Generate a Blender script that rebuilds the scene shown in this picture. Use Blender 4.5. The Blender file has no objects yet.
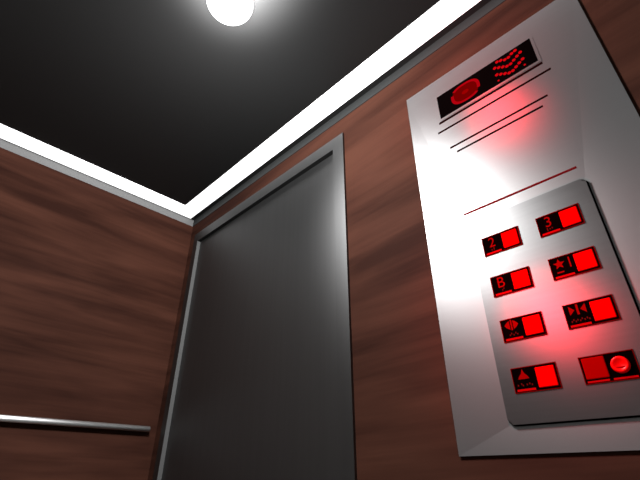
import bpy, bmesh, math, random
from mathutils import Vector, Matrix

C = bpy.context.scene.collection
Z0 = 0.88                      # camera height above the cabin floor
CAM = Vector((2.1485, -1.0, Z0))
XR, YB = 2.68, -1.55           # far (unseen) sides of the cabin
ZC = Z0 + 1.4198               # ceiling height

# ------------------------------------------------------------------ materials
K = 1.5                        # lamps brighter, surfaces duller by the same factor: the strip then only edges things
def new_mat(name):
    m = bpy.data.materials.new(name); m.use_nodes = True
    nt = m.node_tree; b = nt.nodes['Principled BSDF']
    return m, nt, b

def plain(name, col, rough=0.5, metal=0.0, emit=None, strength=0.0, spec=0.5, noise=0.0, scale=40, stretch=(1, 1, 1)):
    m, nt, b = new_mat(name)
    b.inputs['Roughness'].default_value = rough
    b.inputs['Metallic'].default_value = metal
    b.inputs['Specular IOR Level'].default_value = spec
    if noise:
        tc = nt.nodes.new('ShaderNodeTexCoord'); mp = nt.nodes.new('ShaderNodeMapping')
        mp.inputs['Scale'].default_value = stretch
        n = nt.nodes.new('ShaderNodeTexNoise'); n.inputs['Scale'].default_value = scale; n.inputs['Detail'].default_value = 4
        r = nt.nodes.new('ShaderNodeValToRGB')
        r.color_ramp.elements[0].position = 0.3; r.color_ramp.elements[1].position = 0.7
        r.color_ramp.elements[0].color = tuple(c * (1 - noise) for c in col) + (1,)
        r.color_ramp.elements[1].color = tuple(min(1, c * (1 + noise)) for c in col) + (1,)
        nt.links.new(tc.outputs['Object'], mp.inputs['Vector']); nt.links.new(mp.outputs['Vector'], n.inputs['Vector'])
        nt.links.new(n.outputs['Fac'], r.inputs['Fac']); nt.links.new(r.outputs['Color'], b.inputs['Base Color'])
    else:
        b.inputs['Base Color'].default_value = tuple(col) + (1,)
    if emit:
        b.inputs['Emission Color'].default_value = tuple(emit) + (1,)
        b.inputs['Emission Strength'].default_value = strength
    return m

def metal(name, dif, glo, rough, fac, noise=0.03, scale=60, stretch=(1, 1, 1)):
    """Brushed or lacquered sheet: a dull ground under a soft sheen."""
    m, nt, b = new_mat(name); N, L = nt.nodes.new, nt.links.new
    dif, glo = dif / K, glo / K
    nt.nodes.remove(b); out = nt.nodes['Material Output']
    d, g, mx = N('ShaderNodeBsdfDiffuse'), N('ShaderNodeBsdfGlossy'), N('ShaderNodeMixShader')
    g.distribution = 'BECKMANN'; g.inputs['Roughness'].default_value = rough
    d.inputs['Color'].default_value = (dif, dif, dif, 1); mx.inputs[0].default_value = fac
    tc, mp, n, rp = N('ShaderNodeTexCoord'), N('ShaderNodeMapping'), N('ShaderNodeTexNoise'), N('ShaderNodeValToRGB')
    mp.inputs['Scale'].default_value = stretch; n.inputs['Scale'].default_value = scale; n.inputs['Detail'].default_value = 4
    e = rp.color_ramp.elements; e[0].position, e[1].position = 0.3, 0.7
    e[0].color = (glo * (1 - noise),) * 3 + (1,); e[1].color = (glo * (1 + noise),) * 3 + (1,)
    L(tc.outputs['Object'], mp.inputs['Vector']); L(mp.outputs['Vector'], n.inputs['Vector']); L(n.outputs['Fac'], rp.inputs['Fac'])
    L(rp.outputs['Color'], g.inputs['Color']); L(d.outputs[0], mx.inputs[1]); L(g.outputs[0], mx.inputs[2]); L(mx.outputs[0], out.inputs['Surface'])
    return m

def wood(name, axis, tilt):
    """Reddish brown laminate; the grain runs along world axis 0 (x) or 1 (y)."""
    m, nt, b = new_mat(name)
    N, L = nt.nodes.new, nt.links.new
    tc = N('ShaderNodeTexCoord')
    mp = N('ShaderNodeMapping'); mp.inputs['Rotation'].default_value = (0, tilt, 0) if axis == 0 else (tilt, 0, 0)
    L(tc.outputs['Object'], mp.inputs['Vector'])
    def tex(scale, along, detail, dist, rough=0.55):
        s = N('ShaderNodeVectorMath'); s.operation = 'MULTIPLY'
        s.inputs[1].default_value = (along, 1, 1) if axis == 0 else (1, along, 1)
        L(mp.outputs['Vector'], s.inputs[0])
        n = N('ShaderNodeTexNoise'); n.inputs['Scale'].default_value = scale; n.inputs['Detail'].default_value = detail
        n.inputs['Distortion'].default_value = dist; n.inputs['Roughness'].default_value = rough
        L(s.outputs[0], n.inputs['Vector']); return n.outputs['Fac']
    broad, mid, fine = tex(6.5, 0.15, 3, 0.5), tex(19, 0.07, 5, 0.3), tex(130, 0.025, 3, 0.1)
    def mix(a, c, f):
        q = N('ShaderNodeMix'); q.data_type = 'FLOAT'; q.inputs[0].default_value = f
        L(a, q.inputs[2]); L(c, q.inputs[3]); return q.outputs[0]
    v = mix(mix(broad, mid, 0.36), fine, 0.10)
    r = N('ShaderNodeValToRGB'); e = r.color_ramp.elements
    e[0].position, e[0].color = 0.38, tuple(c * 1.12 / K for c in WOOD[0]) + (1,)
    e[1].position, e[1].color = 0.62, tuple(c * 1.12 / K for c in WOOD[2]) + (1,)
    k = e.new(0.5); k.color = tuple(c * 1.12 / K for c in WOOD[1]) + (1,)
    L(v, r.inputs['Fac']); L(r.outputs['Color'], b.inputs['Base Color'])
    b.inputs['Roughness'].default_value = 0.75
    b.inputs['Specular IOR Level'].default_value = 0.02
    return m

WOOD = [(0.0190, 0.0069, 0.0047), (0.0335, 0.0124, 0.0081), (0.0475, 0.0178, 0.0114)]
M_woodx = wood('wood_grain_x', 0, 0.05)
M_woody = wood('wood_grain_y', 1, 0.03)
M_ceil = metal('ceiling_dark', 0.018, 0.10, 0.48, 0.5, noise=0.03, scale=6)
M_floor = plain('floor_dark', (0.10, 0.098, 0.095), 0.5, noise=0.1, scale=30)
M_dark_lam = plain('dark_laminate', (0.08, 0.078, 0.076), 0.6, noise=0.04, scale=10)
M_trim_shade = plain('trim_shaded', (0.013, 0.0135, 0.0135), 0.5, 0.0, spec=0.1)  # trim steel darkened to stand in for the shade over the door
M_strip = plain('strip_white', (0.8, 0.8, 0.8), 0.5, emit=(1, 1, 1), strength=1.02)
M_dome = plain('highlight_glow', (0.05, 0.05, 0.05), 0.5, emit=(1, 1, 1), strength=36.0, spec=0.0)
_nt = M_dome.node_tree                   # soft-edged highlight: the glow thins out towards the limb
_lw, _mr = _nt.nodes.new('ShaderNodeLayerWeight'), _nt.nodes.new('ShaderNodeMapRange')
_lw.inputs['Blend'].default_value = 0.5; _mr.interpolation_type = 'SMOOTHSTEP'
for _k, _v in (('From Min', 0.55), ('From Max', 0.97), ('To Min', 6.0), ('To Max', 0.16)): _mr.inputs[_k].default_value = _v
_nt.links.new(_lw.outputs['Facing'], _mr.inputs['Value']); _nt.links.new(_mr.outputs['Result'], _nt.nodes['Principled BSDF'].inputs['Emission Strength'])
M_trim = plain('trim_steel', (0.08, 0.08, 0.08), 0.45, 0.0, spec=0.3)
M_door = metal('door_steel', 0.036, 0.26, 0.52, 0.7, stretch=(1, 1, 0.03))
M_frame = metal('frame_steel', 0.034, 0.25, 0.52, 0.7, stretch=(1, 1, 0.05))
M_reveal = plain('reveal_steel', (0.05, 0.05, 0.05), 0.6, 0.0, spec=0.2)
M_black = plain('shadow_black', (0.004, 0.004, 0.004), 0.8, spec=0.1)
M_chrome = metal('rail_steel', 0.45, 1.35, 0.60, 0.8, noise=0.02)
M_panel = metal('panel_aluminium', 0.18, 0.25, 0.445, 0.7, noise=0.01, scale=80, stretch=(0.04, 1, 1))
M_plate = metal('plate_brushed', 0.045, 0.22, 0.425, 0.7, noise=0.03, scale=120, stretch=(0.03, 1, 1))
M_groove_or_shadow = plain('groove_or_shadow_dark', (0.004, 0.001, 0.001), 0.9, spec=0.0)
M_groove_r = plain('groove_red', (0.05, 0.002, 0.003), 0.9, spec=0.0)
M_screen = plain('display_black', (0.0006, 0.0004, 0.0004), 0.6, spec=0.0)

M_led = plain('led_red', (0.02, 0, 0), 0.5, spec=0.0, emit=(1, 0.004, 0.01), strength=0.52)
M_led_mid = plain('led_mid', (0.02, 0, 0), 0.5, spec=0.0, emit=(1, 0.002, 0.015), strength=0.30)
M_led_core = plain('led_core', (0.01, 0, 0), 0.5, spec=0.0, emit=(1, 0.0, 0.0), strength=0.24)
M_led_dim = plain('led_dim', (0.01, 0, 0), 0.5, spec=0.0, emit=(1, 0.0, 0.0), strength=0.10)
M_housing = plain('button_black', (0.0008, 0.0002, 0.0002), 0.6, spec=0.0)
M_key = plain('key_red', (0.30, 0.0, 0.0), 0.5, emit=(1, 0.0, 0.0), strength=0.16, spec=0.0)
M_rim = plain('rim_red', (0.06, 0.0, 0.0), 0.6, spec=0.0)
M_key_dull = plain('key_red_dull', (0.11, 0.0, 0.0), 0.5, emit=(1, 0.0, 0.0), strength=0.10, spec=0.0)
M_knob = plain('knob_red', (0.34, 0.0, 0.0), 0.35, emit=(1, 0.0, 0.0), strength=0.10, spec=0.06)
M_mark = plain('mark_red', (0.08, 0.0, 0.0), 0.5, emit=(1, 0.004, 0.006), strength=0.09, spec=0.0)
M_bar = plain('bar_red', (0.12, 0.0, 0.0), 0.5, emit=(1, 0.003, 0.008), strength=0.26, spec=0.0)
M_capt = plain('caption_red', (0.03, 0.0, 0.0), 0.5, emit=(1, 0.05, 0.05), strength=0.07, spec=0.0)

# ------------------------------------------------------------------ mesh helpers
def obj(name, bm, mat, parent=None, smooth=False):
    bmesh.ops.recalc_face_normals(bm, faces=bm.faces[:])
    me = bpy.data.meshes.new(name); bm.to_mesh(me); bm.free()
    if smooth:
        for p in me.polygons: p.use_smooth = True
    me.materials.append(mat)
    o = bpy.data.objects.new(name, me); C.objects.link(o)
    if parent: o.parent = parent
    return o

def empty(name, loc=(0, 0, 0)):
    o = bpy.data.objects.new(name, None); C.objects.link(o); o.location = loc; o.empty_display_size = 0.05
    return o

def tag(o, label=None, cat=None, group=None, kind=None):
    if label: o['label'] = label
    if cat: o['category'] = cat
    if group: o['group'] = group
    if kind: o['kind'] = kind
    return o

def box(bm, x0, x1, y0, y1, z0, z1, bev=0.0, seg=2):
    r = bmesh.ops.create_cube(bm, size=1.0)
    vs = r['verts']
    for v in vs:
        v.co = Vector(((x0 + x1) / 2 + v.co.x * (x1 - x0), (y0 + y1) / 2 + v.co.y * (y1 - y0), (z0 + z1) / 2 + v.co.z * (z1 - z0)))
    if bev:
        es = list({e for v in vs for e in v.link_edges})
        bmesh.ops.bevel(bm, geom=es, offset=bev, segments=seg, profile=0.5, affect='EDGES')

def poly(bm, pts, y, t):
    """Prism of an x-z outline: front face at y, thickness t behind it."""
    f = [bm.verts.new((p[0], y, p[1])) for p in pts]
    k = [bm.verts.new((p[0], y + t, p[1])) for p in pts]
    bm.faces.new(f); bm.faces.new(k[::-1])
    n = len(pts)
    for i in range(n):
        bm.faces.new((f[i], k[i], k[(i + 1) % n], f[(i + 1) % n]))

def round_rect(x0, x1, z0, z1, r, n=6):
    out = []
    for cx, cz, a0 in ((x1 - r, z1 - r, 0), (x0 + r, z1 - r, 90), (x0 + r, z0 + r, 180), (x1 - r, z0 + r, 270)):
        for i in range(n + 1):
            a = math.radians(a0 + 90 * i / n); out.append((cx + r * math.cos(a), cz + r * math.sin(a)))
    return out

def tube(bm, p, q, r, n=20, bev=0.0):
    p, q = Vector(p), Vector(q); d = (q - p)
    rot = d.to_track_quat('Z', 'Y').to_matrix().to_4x4()
    res = bmesh.ops.create_cone(bm, cap_ends=True, segments=n, radius1=r, radius2=r, depth=d.length,
                                matrix=Matrix.Translation((p + q) / 2) @ rot)
    if bev:
        es = [e for e in {e for v in res['verts'] for e in v.link_edges} if len(e.link_faces) == 2 and any(len(f.verts) > 4 for f in e.link_faces)]
        bmesh.ops.bevel(bm, geom=es, offset=bev, segments=2, affect='EDGES')

def lathe(bm, prof, centre, axis='Z', n=48):
    """prof: (radius, height) pairs turned about z (or, for axis 'Y', with height towards -y)."""
    rings = []
    for r, h in prof:
        if r < 1e-6:
            co = (0, 0, h) if axis == 'Z' else (0, -h, 0)
            rings.append([bm.verts.new(Vector(centre) + Vector(co))]); continue
        ring = []
        for i in range(n):
            a = 2 * math.pi * i / n
            co = (r * math.cos(a), r * math.sin(a), h) if axis == 'Z' else (r * math.cos(a), -h, r * math.sin(a))
            ring.append(bm.verts.new(Vector(centre) + Vector(co)))
        rings.append(ring)
    for A, B in zip(rings, rings[1:]):
        for i in range(n):
            j = (i + 1) % n
            vs = [A[i % len(A)], A[j % len(A)], B[j % len(B)], B[i % len(B)]]
            u = []
            for v in vs:
                if v not in u: u.append(v)
            if len(u) > 2: bm.faces.new(u)

# ------------------------------------------------------------------ the cabin shell
def struct(name, bm, mat, label=None):
    return tag(obj(name, bm, mat), label, None, None, 'structure')

OPEN = (0.1145, 1.2265, Z0 + 1.223)        # door opening: left, right, top
T = 0.06
bm = bmesh.new(); box(bm, -T, XR + T, YB - T, T, -0.05, 0.0)
struct('floor', bm, M_floor, 'dark cabin floor')
bm = bmesh.new(); box(bm, -T, XR + T, YB - T, T, ZC, ZC + 0.05)
struct('ceiling', bm, M_ceil, 'dark grey flat cabin ceiling')
bm = bmesh.new(); box(bm, -T, 0, YB - T, T, 0, ZC)
struct('wall_left', bm, M_woody, 'reddish brown wood panelled wall behind the handrail')
bm = bmesh.new()
box(bm, 0, OPEN[0], 0, T, 0, ZC)
box(bm, OPEN[1], XR, 0, T, 0, ZC)
box(bm, OPEN[0], OPEN[1], 0, T, OPEN[2], ZC)
struct('wall_front', bm, M_woodx, 'reddish brown wood panelled wall around the door and control panel')
bm = bmesh.new(); box(bm, XR, XR + T, YB - T, T, 0, ZC)
struct('wall_right', bm, M_dark_lam)
bm = bmesh.new(); box(bm, 0, XR, YB - T, YB, 0, ZC)
struct('wall_rear', bm, M_dark_lam)

zt = Z0 + 1.3751
P_ = 0.003
bm = bmesh.new(); box(bm, 0, 0.001, YB, 0, zt, ZC); struct('trim_1', bm, M_trim, 'grey metal trim along the top of the left wall')
bm = bmesh.new(); box(bm, P_, XR - P_, -P_, 0, zt, ZC); struct('trim_2', bm, M_trim_shade, 'grey metal trim along the top of the wall over the door')
bm = bmesh.new(); box(bm, XR - P_, XR, YB, 0, zt, ZC); struct('trim_3', bm, M_trim)
bm = bmesh.new(); box(bm, P_, XR - P_, YB, YB + P_, zt, ZC); struct('trim_4', bm, M_trim)

# door: proud steel frame, recessed slab
door = tag(empty('door_1', (0.67, 0, 0)), 'dark grey metal sliding door in a steel frame', None, None, 'structure')
def dpart(name, bm, mat):
    o = obj(name, bm, mat); o.parent = door; o.matrix_parent_inverse = Matrix.Translation((-0.67, 0, 0)); return o
FX0, FX1, FZ = 0.0704, 1.285, Z0 + 1.2816
bm = bmesh.new()
box(bm, FX0, OPEN[0], -0.010, 0.0, 0, FZ); box(bm, OPEN[1], FX1, -0.010, 0.0, 0, FZ); box(bm, OPEN[0], OPEN[1], -0.010, 0.0, OPEN[2], FZ)
dpart('door_frame', bm, M_frame)
bm = bmesh.new(); box(bm, OPEN[0] + 0.002, OPEN[1] - 0.002, 0.010, 0.045, 0, OPEN[2] - 0.002)
dpart('door_slab', bm, M_door)
bm = bmesh.new(); box(bm, OPEN[0], OPEN[0] + 0.002, -0.0098, 0.045, 0, OPEN[2])
dpart('door_jamb', bm, M_reveal)
bm = bmesh.new(); box(bm, OPEN[0] + 0.002, OPEN[1] - 0.002, -0.0095, 0.045, OPEN[2] - 0.002, OPEN[2])
dpart('door_head_shade', bm, M_black)  # underside of the header, its shade put into the black colour

# ------------------------------------------------------------------ ceiling light strip: one continuous ring
a, b, c, d = 0.0092, 0.0293, 0.1187, 0.1265
bm = bmesh.new()
zl, zh = ZC - 0.0012, ZC
O = [(a, -b), (XR - a, -b), (XR - a, YB + b), (a, YB + b)]
I = [(c, -d), (XR - c, -d), (XR - c, YB + d), (c, YB + d)]
ol, il, oh, ih = ([bm.verts.new((x, y, z)) for x, y in R] for R, z in ((O, zl), (I, zl), (O, zh), (I, zh)))
for i in range(4):
    j = (i + 1) % 4
    bm.faces.new((ol[i], ol[j], il[j], il[i])); bm.faces.new((oh[i], oh[j], ih[j], ih[i]))
    bm.faces.new((ol[i], ol[j], oh[j], oh[i])); bm.faces.new((il[i], il[j], ih[j], ih[i]))
tag(obj('light_strip', bm, M_strip), 'glowing white light strip running along the edge of the dark ceiling', 'light strip', None, 'thing')

# round ceiling highlight
LX, LY = 1.338, -0.634  # glowing dome added in place of a bright highlight on the ceiling
highlight = tag(empty('ceiling_highlight', (LX, LY, ZC)), 'round glowing white dome added in place of a highlight in the middle of the dark ceiling', 'highlight', None, 'thing')
R_, H_ = 0.080, 0.045
prof = [(R_, 0.0)] + [(R_ * math.cos(t * math.pi / 20), -H_ * math.sin(t * math.pi / 20)) for t in range(1, 10)] + [(0, -H_)]
bm = bmesh.new(); lathe(bm, prof, (0, 0, 0)); obj('highlight_dome', bm, M_dome, highlight, True)

# ------------------------------------------------------------------ handrail on the left wall
rail = tag(empty('handrail', (0.023, -0.046, Z0 + 0.2035)), 'thin polished steel handrail on the left wood wall', 'handrail', None, 'thing')
bm = bmesh.new(); tube(bm, (0, 0, 0), (0, -1.40, 0), 0.0125, 28, 0.002); obj('rail', bm, M_chrome, rail, True)
for yy in (-0.12, -0.70, -1.28):
    bm = bmesh.new(); tube(bm, (-0.023, yy, 0.001), (-0.008, yy, 0.001), 0.005, 14); obj('bracket', bm, M_chrome, rail)

# ------------------------------------------------------------------ control panel
panel = tag(empty('elevator_control_panel', (1.889, 0, Z0)), 'silver elevator control panel with red display and eight red buttons', 'control panel', None, 'thing')
PO = Vector((1.889, 0, Z0))
YF = -0.005                     # rim and display plane
def loc(o, parent=None):
    """Shift an object built in cabin coordinates into the panel's own."""
    o.data.transform(Matrix.Translation(-PO)); return o
def zz(z): return Z0 + z

# surround: outer rim, sides to the wall, four facets sinking to the plate's bed
ox0, oz1, ox1, oz0 = 1.60354, 1.22684, 2.17726, 0.04388
ix0, ix1, iz0, iz1 = 1.73563, 2.03599, 0.10045, 0.61779
YI = -0.0012
bm = bmesh.new()
def rect(x0, x1, z0, z1, y): return [bm.verts.new((x, y, zz(z))) for x, z in ((x0, z0), (x1, z0), (x1, z1), (x0, z1))]
wl, rim, bed = rect(ox0, ox1, oz0, oz1, -0.0004), rect(ox0, ox1, oz0, oz1, YF), rect(ix0, ix1, iz0, iz1, YI)
bm.faces.new(bed); bm.faces.new(wl)
for i in range(4):
    j = (i + 1) % 4
    bm.faces.new((rim[i], rim[j], bed[j], bed[i])); bm.faces.new((wl[i], wl[j], rim[j], rim[i]))
loc(obj('surround', bm, M_panel, panel))
def top_y(z):                   # depth of the sunken top facet at height z
    return YF + (YI - YF) * (oz1 - z) / (oz1 - iz1)

# raised face plate with rounded corners and edges
YP = -0.0090
bm = bmesh.new(); poly(bm, round_rect(ix0, ix1, zz(iz0), zz(iz1), 0.010), YP, -YP + YI + 0.0002)
bm.faces.ensure_lookup_table()
fe = [e for e in bm.edges if all(abs(v.co.y - YP) < 1e-6 for v in e.verts)]
bmesh.ops.bevel(bm, geom=fe, offset=0.0052, segments=5, profile=0.5, affect='EDGES')
loc(obj('face_plate', bm, M_plate, panel))

# black backing that paints shade along the plate's right and lower edges
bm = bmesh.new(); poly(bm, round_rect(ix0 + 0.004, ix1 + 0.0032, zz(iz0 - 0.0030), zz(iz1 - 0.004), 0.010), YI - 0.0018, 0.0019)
loc(obj('edge_shade', bm, M_screen, panel))

# grooves on the top facet; the first paints the bezel's shadow
for x0, x1, z, w, mat in ((1.71036, 2.04413, 1.02906, 0.0090, M_groove_or_shadow), (1.70017, 2.05722, 0.99198, 0.0072, M_groove_or_shadow), (1.73021, 2.0269, 0.90974, 0.0066, M_groove_or_shadow),
                          (1.74932, 2.0077, 0.88314, 0.0066, M_groove_or_shadow), (1.72955, 2.02772, 0.65748, 0.0062, M_groove_r)):
    y = top_y(z)
    bm = bmesh.new(); box(bm, x0, x1, y - 0.0005, y + 0.0008, zz(z - w / 2), zz(z + w / 2))
    loc(obj('groove_or_shadow', bm, mat, panel))

# display
DX0, DX1, DZ0, DZ1 = 1.71948, 2.03671, 1.04385, 1.14607
YD = YF - 0.0005
bm = bmesh.new(); box(bm, DX0, DX1, YD, -0.002, zz(DZ0), zz(DZ1))
disp = loc(obj('display', bm, M_screen, panel)); tag(disp, 'black display with a red round symbol and red dotted arrows')
bw = 0.008
bm = bmesh.new()
box(bm, DX0 - 0.001, DX1 + bw, YD + 0.0002, -0.002, zz(DZ0 - bw), zz(DZ0)); box(bm, DX0 - 0.001, DX1 + bw, YD + 0.0002, -0.002, zz(DZ1), zz(DZ1 + 0.002))
box(bm, DX0 - 0.001, DX0, YD + 0.0002, -0.002, zz(DZ0), zz(DZ1)); box(bm, DX1, DX1 + bw, YD + 0.0002, -0.002, zz(DZ0), zz(DZ1))
loc(obj('bezel', bm, M_panel, disp))
# left symbol: dim oval disc, two bright broken arcs, a brighter centre
ex, ez, ra, rb = 1.81817, 1.09521, 0.050, 0.0385
def sup(t, k=1.0, p=0.8):
    cs, sn = math.cos(t), math.sin(t)
    return ex + ra * k * math.copysign(abs(cs) ** p, cs), zz(ez + rb * k * math.copysign(abs(sn) ** p, sn))
bm = bmesh.new(); poly(bm, [sup(2 * math.pi * i / 40, 0.90) for i in range(40)], YD - 0.0004, 0.0006)
loc(obj('symbol_disc', bm, M_led_dim, disp))
bm = bmesh.new()
for a0, a1 in ((-18, 142), (165, 318)):
    n = 24; t = [math.radians(a0 + (a1 - a0) * i / n) for i in range(n + 1)]
    poly(bm, [sup(q, 1.0) for q in t] + [sup(q, 0.80) for q in t[::-1]], YD - 0.0008, 0.0006)
loc(obj('symbol_ring', bm, M_led_mid, disp))
bm = bmesh.new(); poly(bm, [(ex + 0.012 * math.cos(2 * math.pi * i / 20), zz(ez + 0.008 * math.sin(2 * math.pi * i / 20))) for i in range(20)], YD - 0.0008, 0.0006)
loc(obj('symbol_centre', bm, M_led_core, disp))
# right symbol: chevrons of round dots pointing down
dots = []
pitch = 0.01135; cx = 1.96219
V8 = [0.0215, 0.0145, 0.0070, 0.0, 0.0, 0.0070, 0.0145, 0.0215]
for zb in (1.1229, 1.09269, 1.06197, 1.03579):
    for i, dz in enumerate(V8):
        z = zb + dz
        if zb > 1.11 and i in (0, 7): continue
        if zb > 1.11 and i in (1, 6): z = 1.13348
        if zb < 1.045 and i not in (0, 7): continue
        dots.append((cx + (i - 3.5) * pitch, z, 0.0032 if (zb < 1.045) else 0.0054))
bm = bmesh.new()
for x, z, r in dots:
    poly(bm, [(x + r * math.cos(2 * math.pi * i / 12), zz(z + r * math.sin(2 * math.pi * i / 12))) for i in range(12)], YD - 0.0008, 0.0006)
loc(obj('dotted_arrow', bm, M_led, disp))

# ------------------------------------------------------------------ buttons
BW, BH = 0.0975, 0.0543
YH = YP - 0.0008               # face of the black housings
def glyph(text, size):
    cu = bpy.data.curves.new('glyph', 'FONT'); cu.body = text; cu.size = size; cu.extrude = 0.0003; cu.align_x = 'CENTER'; cu.align_y = 'CENTER'
    cu.offset = 0.0
    o = bpy.data.objects.new('glyph', cu); C.objects.link(o)
    dg = bpy.context.evaluated_depsgraph_get(); dg.update()
    me = bpy.data.meshes.new_from_object(o.evaluated_get(dg))
    bm = bmesh.new(); bm.from_mesh(me)
    bpy.data.objects.remove(o); bpy.data.curves.remove(cu); bpy.data.meshes.remove(me)
    xs = [v.co.x for v in bm.verts]; ys = [v.co.y for v in bm.verts]
    return bm, (min(xs) + max(xs)) / 2, (min(ys) + max(ys)) / 2, max(ys) - min(ys)

def button(x0, z1, icon, caption, label, key_mat=None):
    """x0, z1: top left corner; u runs right, v runs down, both 0..1 over the housing."""
    key_mat = key_mat or M_key
    U = lambda u: x0 + u * BW
    V = lambda v: zz(z1 - v * BH)
    bm = bmesh.new()
    # housing: a shallow tray with a thin rim
    box(bm, U(0), U(1), YH + 0.0004, YP + 0.003, V(1), V(0))
    rb = bmesh.new()
    for u0, u1, v0, v1 in ((0, 1, 0, 0.03), (0, 1, 0.97, 1), (0, 0.016, 0.03, 0.97), (0.984, 1, 0.03, 0.97)):
        box(rb, U(u0), U(u1), YH - 0.0012, YH + 0.0004, V(v1), V(v0))
    h = tag(loc(obj('button_housing', bm, M_housing, panel)), label)
    loc(obj('rim', rb, M_rim, h))
    def shape(name, pts, mat, y=YH, t=0.0008):
        bm = bmesh.new()
        for q in pts: poly(bm, [(U(u), V(v)) for u, v in q], y, t)
        return loc(obj(name, bm, mat, h))
    bar = lambda u0, u1, v0, v1: [(u0, v1), (u1, v1), (u1, v0), (u0, v0)]
    def key(u0, u1, v0, v1, mat):
        bm = bmesh.new(); box(bm, U(u0), U(u1), YH - 0.0030, YH + 0.0010, V(v1), V(v0), 0.0016, 3)
        loc(obj('push_key', bm, mat, h))
    if icon == 'knob':
        key(0.05, 0.47, 0.07, 0.83, M_key_dull)
        shape('light_bar', [bar(0.05, 0.45, 0.885, 0.945), bar(0.52, 0.94, 0.885, 0.945)], M_bar)
        bm = bmesh.new(); r = 0.0160
        lathe(bm, [(0, 0.0042), (r * 0.30, 0.0044), (r * 0.62, 0.0066), (r * 0.80, 0.0078), (r * 0.93, 0.0070), (r, 0.0048), (r, 0)],
              (U(0.715), YH, V(0.47)), 'Y', 32)
        kn = loc(obj('round_knob', bm, M_knob, h, True))
        bm = bmesh.new(); box(bm, U(0.715) - 0.0085, U(0.715) + 0.0085, YH - 0.0068, YH - 0.0030, V(0.56) - 0.0012, V(0.56) + 0.0012, 0.0008)
        loc(obj('knob_slot', bm, M_bar, h))
        return
    key(0.545, 0.945, 0.11, 0.885, key_mat)
    shape('light_bar', [bar(0.055, 0.465, 0.855, 0.935)], M_bar)
    if caption:
        shape('caption', [bar(u - 0.012, u + 0.012, v - 0.035, v + 0.035) for u, v in caption], M_capt)
    if icon in ('2', '3', 'B'):
        bm, mx, my, hh = glyph(icon, 0.03)
        s = 0.50 * BH / hh
        for v in bm.verts:
            x, y, z = v.co; v.co = ((x - mx) * s * 0.92 + U(0.255), YH - 0.0002 - z, (y - my) * s + V(0.355))
        loc(obj('numeral', bm, M_mark, h))
    elif icon == 'star':
        pts = []
        for i in range(10):
            t = math.pi / 2 + i * math.pi / 5; r = (1.0 if i % 2 == 0 else 0.45) * 0.0128
            pts.append((0.205 + r * math.cos(t) / BW, 0.335 - r * math.sin(t) / BH))
        shape('star', [pts[::-1]], M_mark)
        bm, mx, my, hh = glyph('1', 0.03)
        s = 0.46 * BH / hh
        for v in bm.verts:
            x, y, z = v.co; v.co = ((x - mx) * s * 0.8 + U(0.435), YH - 0.0002 - z, (y - my) * s + V(0.36))
        loc(obj('numeral', bm, M_mark, h))
        shape('dash', [bar(0.12, 0.27, 0.67, 0.73)], M_mark)
    elif icon == 'open':
        shape('door_open_symbol', [[(0.09, 0.29), (0.14, 0.40), (0.215, 0.49), (0.215, 0.09), (0.14, 0.18)], bar(0.24, 0.275, 0.06, 0.52),
                                   [(0.30, 0.49), (0.375, 0.40), (0.425, 0.29), (0.375, 0.18), (0.30, 0.09)]], M_mark)
    elif icon == 'close':
        shape('door_close_symbol', [[(0.11, 0.46), (0.22, 0.28), (0.11, 0.09)], bar(0.258, 0.302, 0.06, 0.48), [(0.45, 0.46), (0.45, 0.09), (0.34, 0.28)]], M_mark)
    elif icon == 'alarm':
        shape('alarm_symbol', [[(0.13, 0.47), (0.375, 0.47), (0.345, 0.36), (0.29, 0.26), (0.252, 0.08), (0.214, 0.26), (0.16, 0.36)]], M_mark)

CX0, CX1 = 1.76619, 1.90786
RZ = (0.55815, 0.44411, 0.33007, 0.21653)
two = [(0.22, 0.74), (0.28, 0.74), (0.28, 0.67)]
words4 = [(0.11, 0.72), (0.15, 0.66), (0.19, 0.73), (0.23, 0.68), (0.28, 0.72), (0.32, 0.66), (0.37, 0.71), (0.42, 0.67), (0.46, 0.72)]
button(CX0, RZ[0], '2', two, 'button marked 2 beside a square red key, top of left column')
button(CX1, RZ[0], '3', [(0.20, 0.76), (0.20, 0.68), (0.31, 0.70), (0.26, 0.72)], 'button marked 3 beside a square red key, top of right column')
button(CX0, RZ[1], 'B', [(0.25, 0.74), (0.29, 0.68)], 'button marked B beside a square red key')
button(CX1, RZ[1], 'star', None, 'button marked with a star and 1')
button(CX0, RZ[2], 'open', [(0.18, 0.72), (0.22, 0.66), (0.27, 0.73), (0.32, 0.66), (0.36, 0.72)], 'button with door open arrows')
button(CX1, RZ[2], 'close', words4, 'button with door close arrows')
button(CX0, RZ[3], 'alarm', [(0.10, 0.70), (0.18, 0.66), (0.21, 0.72), (0.30, 0.70), (0.36, 0.67), (0.41, 0.72)], 'button with bell shaped symbol')
button(CX1, RZ[3], 'knob', None, 'button unit with dull red square and round red knob')

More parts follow.
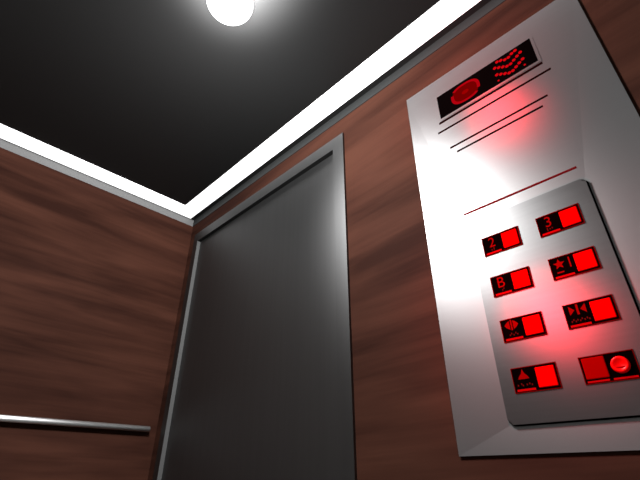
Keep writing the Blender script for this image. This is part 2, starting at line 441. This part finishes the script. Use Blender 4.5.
# ------------------------------------------------------------------ lamps
def point(name, co, power, col, radius):
    l = bpy.data.lights.new(name, 'POINT'); l.energy = power; l.color = col; l.shadow_soft_size = radius
    o = bpy.data.objects.new(name, l); C.objects.link(o); o.location = co; return o
main = point('main_light', (1.31, -0.62, Z0 + 1.10), 90.0 * K, (1, 1, 1), 0.10)
main.data.use_nodes = True              # gentle linear fall-off, so the cabin is lit evenly down to the floor
nt = main.data.node_tree; fo = nt.nodes.new('ShaderNodeLightFalloff'); fo.inputs['Strength'].default_value = 1.0
nt.links.new(fo.outputs['Linear'], nt.nodes['Emission'].inputs['Strength'])
point('halo_fill', (LX, LY, ZC - 0.11), 9.0 * K, (1, 1, 1), 0.03)  # unseen light added for the halo round the dome
def red_spot(name, co, power):  # unseen red spots before the panel, throwing a red glow on it
    l = bpy.data.lights.new(name, 'SPOT'); l.energy = power; l.color = (1, 0.03, 0.05); l.shadow_soft_size = 0.02
    l.spot_size = math.radians(140); l.spot_blend = 0.5
    o = bpy.data.objects.new(name, l); C.objects.link(o); o.location = co; o.rotation_euler = (math.radians(90), 0, 0)
red_spot('unseen_spot_upper', (1.845, -0.22, Z0 + 1.12), 4.6 * K)
red_spot('unseen_spot_lower', (1.82, -0.24, Z0 + 0.40), 6.4 * K)

w = bpy.data.worlds.new('world'); bpy.context.scene.world = w; w.use_nodes = True
w.node_tree.nodes['Background'].inputs[0].default_value = (0.02, 0.02, 0.02, 1)

# ------------------------------------------------------------------ camera
cd = bpy.data.cameras.new('camera'); cam = bpy.data.objects.new('camera', cd); C.objects.link(cam)
yaw, pitch, roll = -0.7901, 0.5209, 0.0005
fw = Vector((math.sin(yaw) * math.cos(pitch), math.cos(yaw) * math.cos(pitch), math.sin(pitch)))
rt = Vector((math.cos(yaw), -math.sin(yaw), 0)); up = rt.cross(fw)
r2 = math.cos(roll) * rt + math.sin(roll) * up; u2 = -math.sin(roll) * rt + math.cos(roll) * up
cam.matrix_world = Matrix(((r2.x, u2.x, -fw.x, CAM.x), (r2.y, u2.y, -fw.y, CAM.y), (r2.z, u2.z, -fw.z, CAM.z), (0, 0, 0, 1)))
cd.sensor_width = 36.0; cd.lens = 36.0 * 415.1 / 640.0; cd.clip_start = 0.01
bpy.context.scene.camera = cam
vs = bpy.context.scene.view_settings
vs.view_transform = 'Standard'; vs.look = 'None'; vs.exposure = 0.0; vs.gamma = 1.0
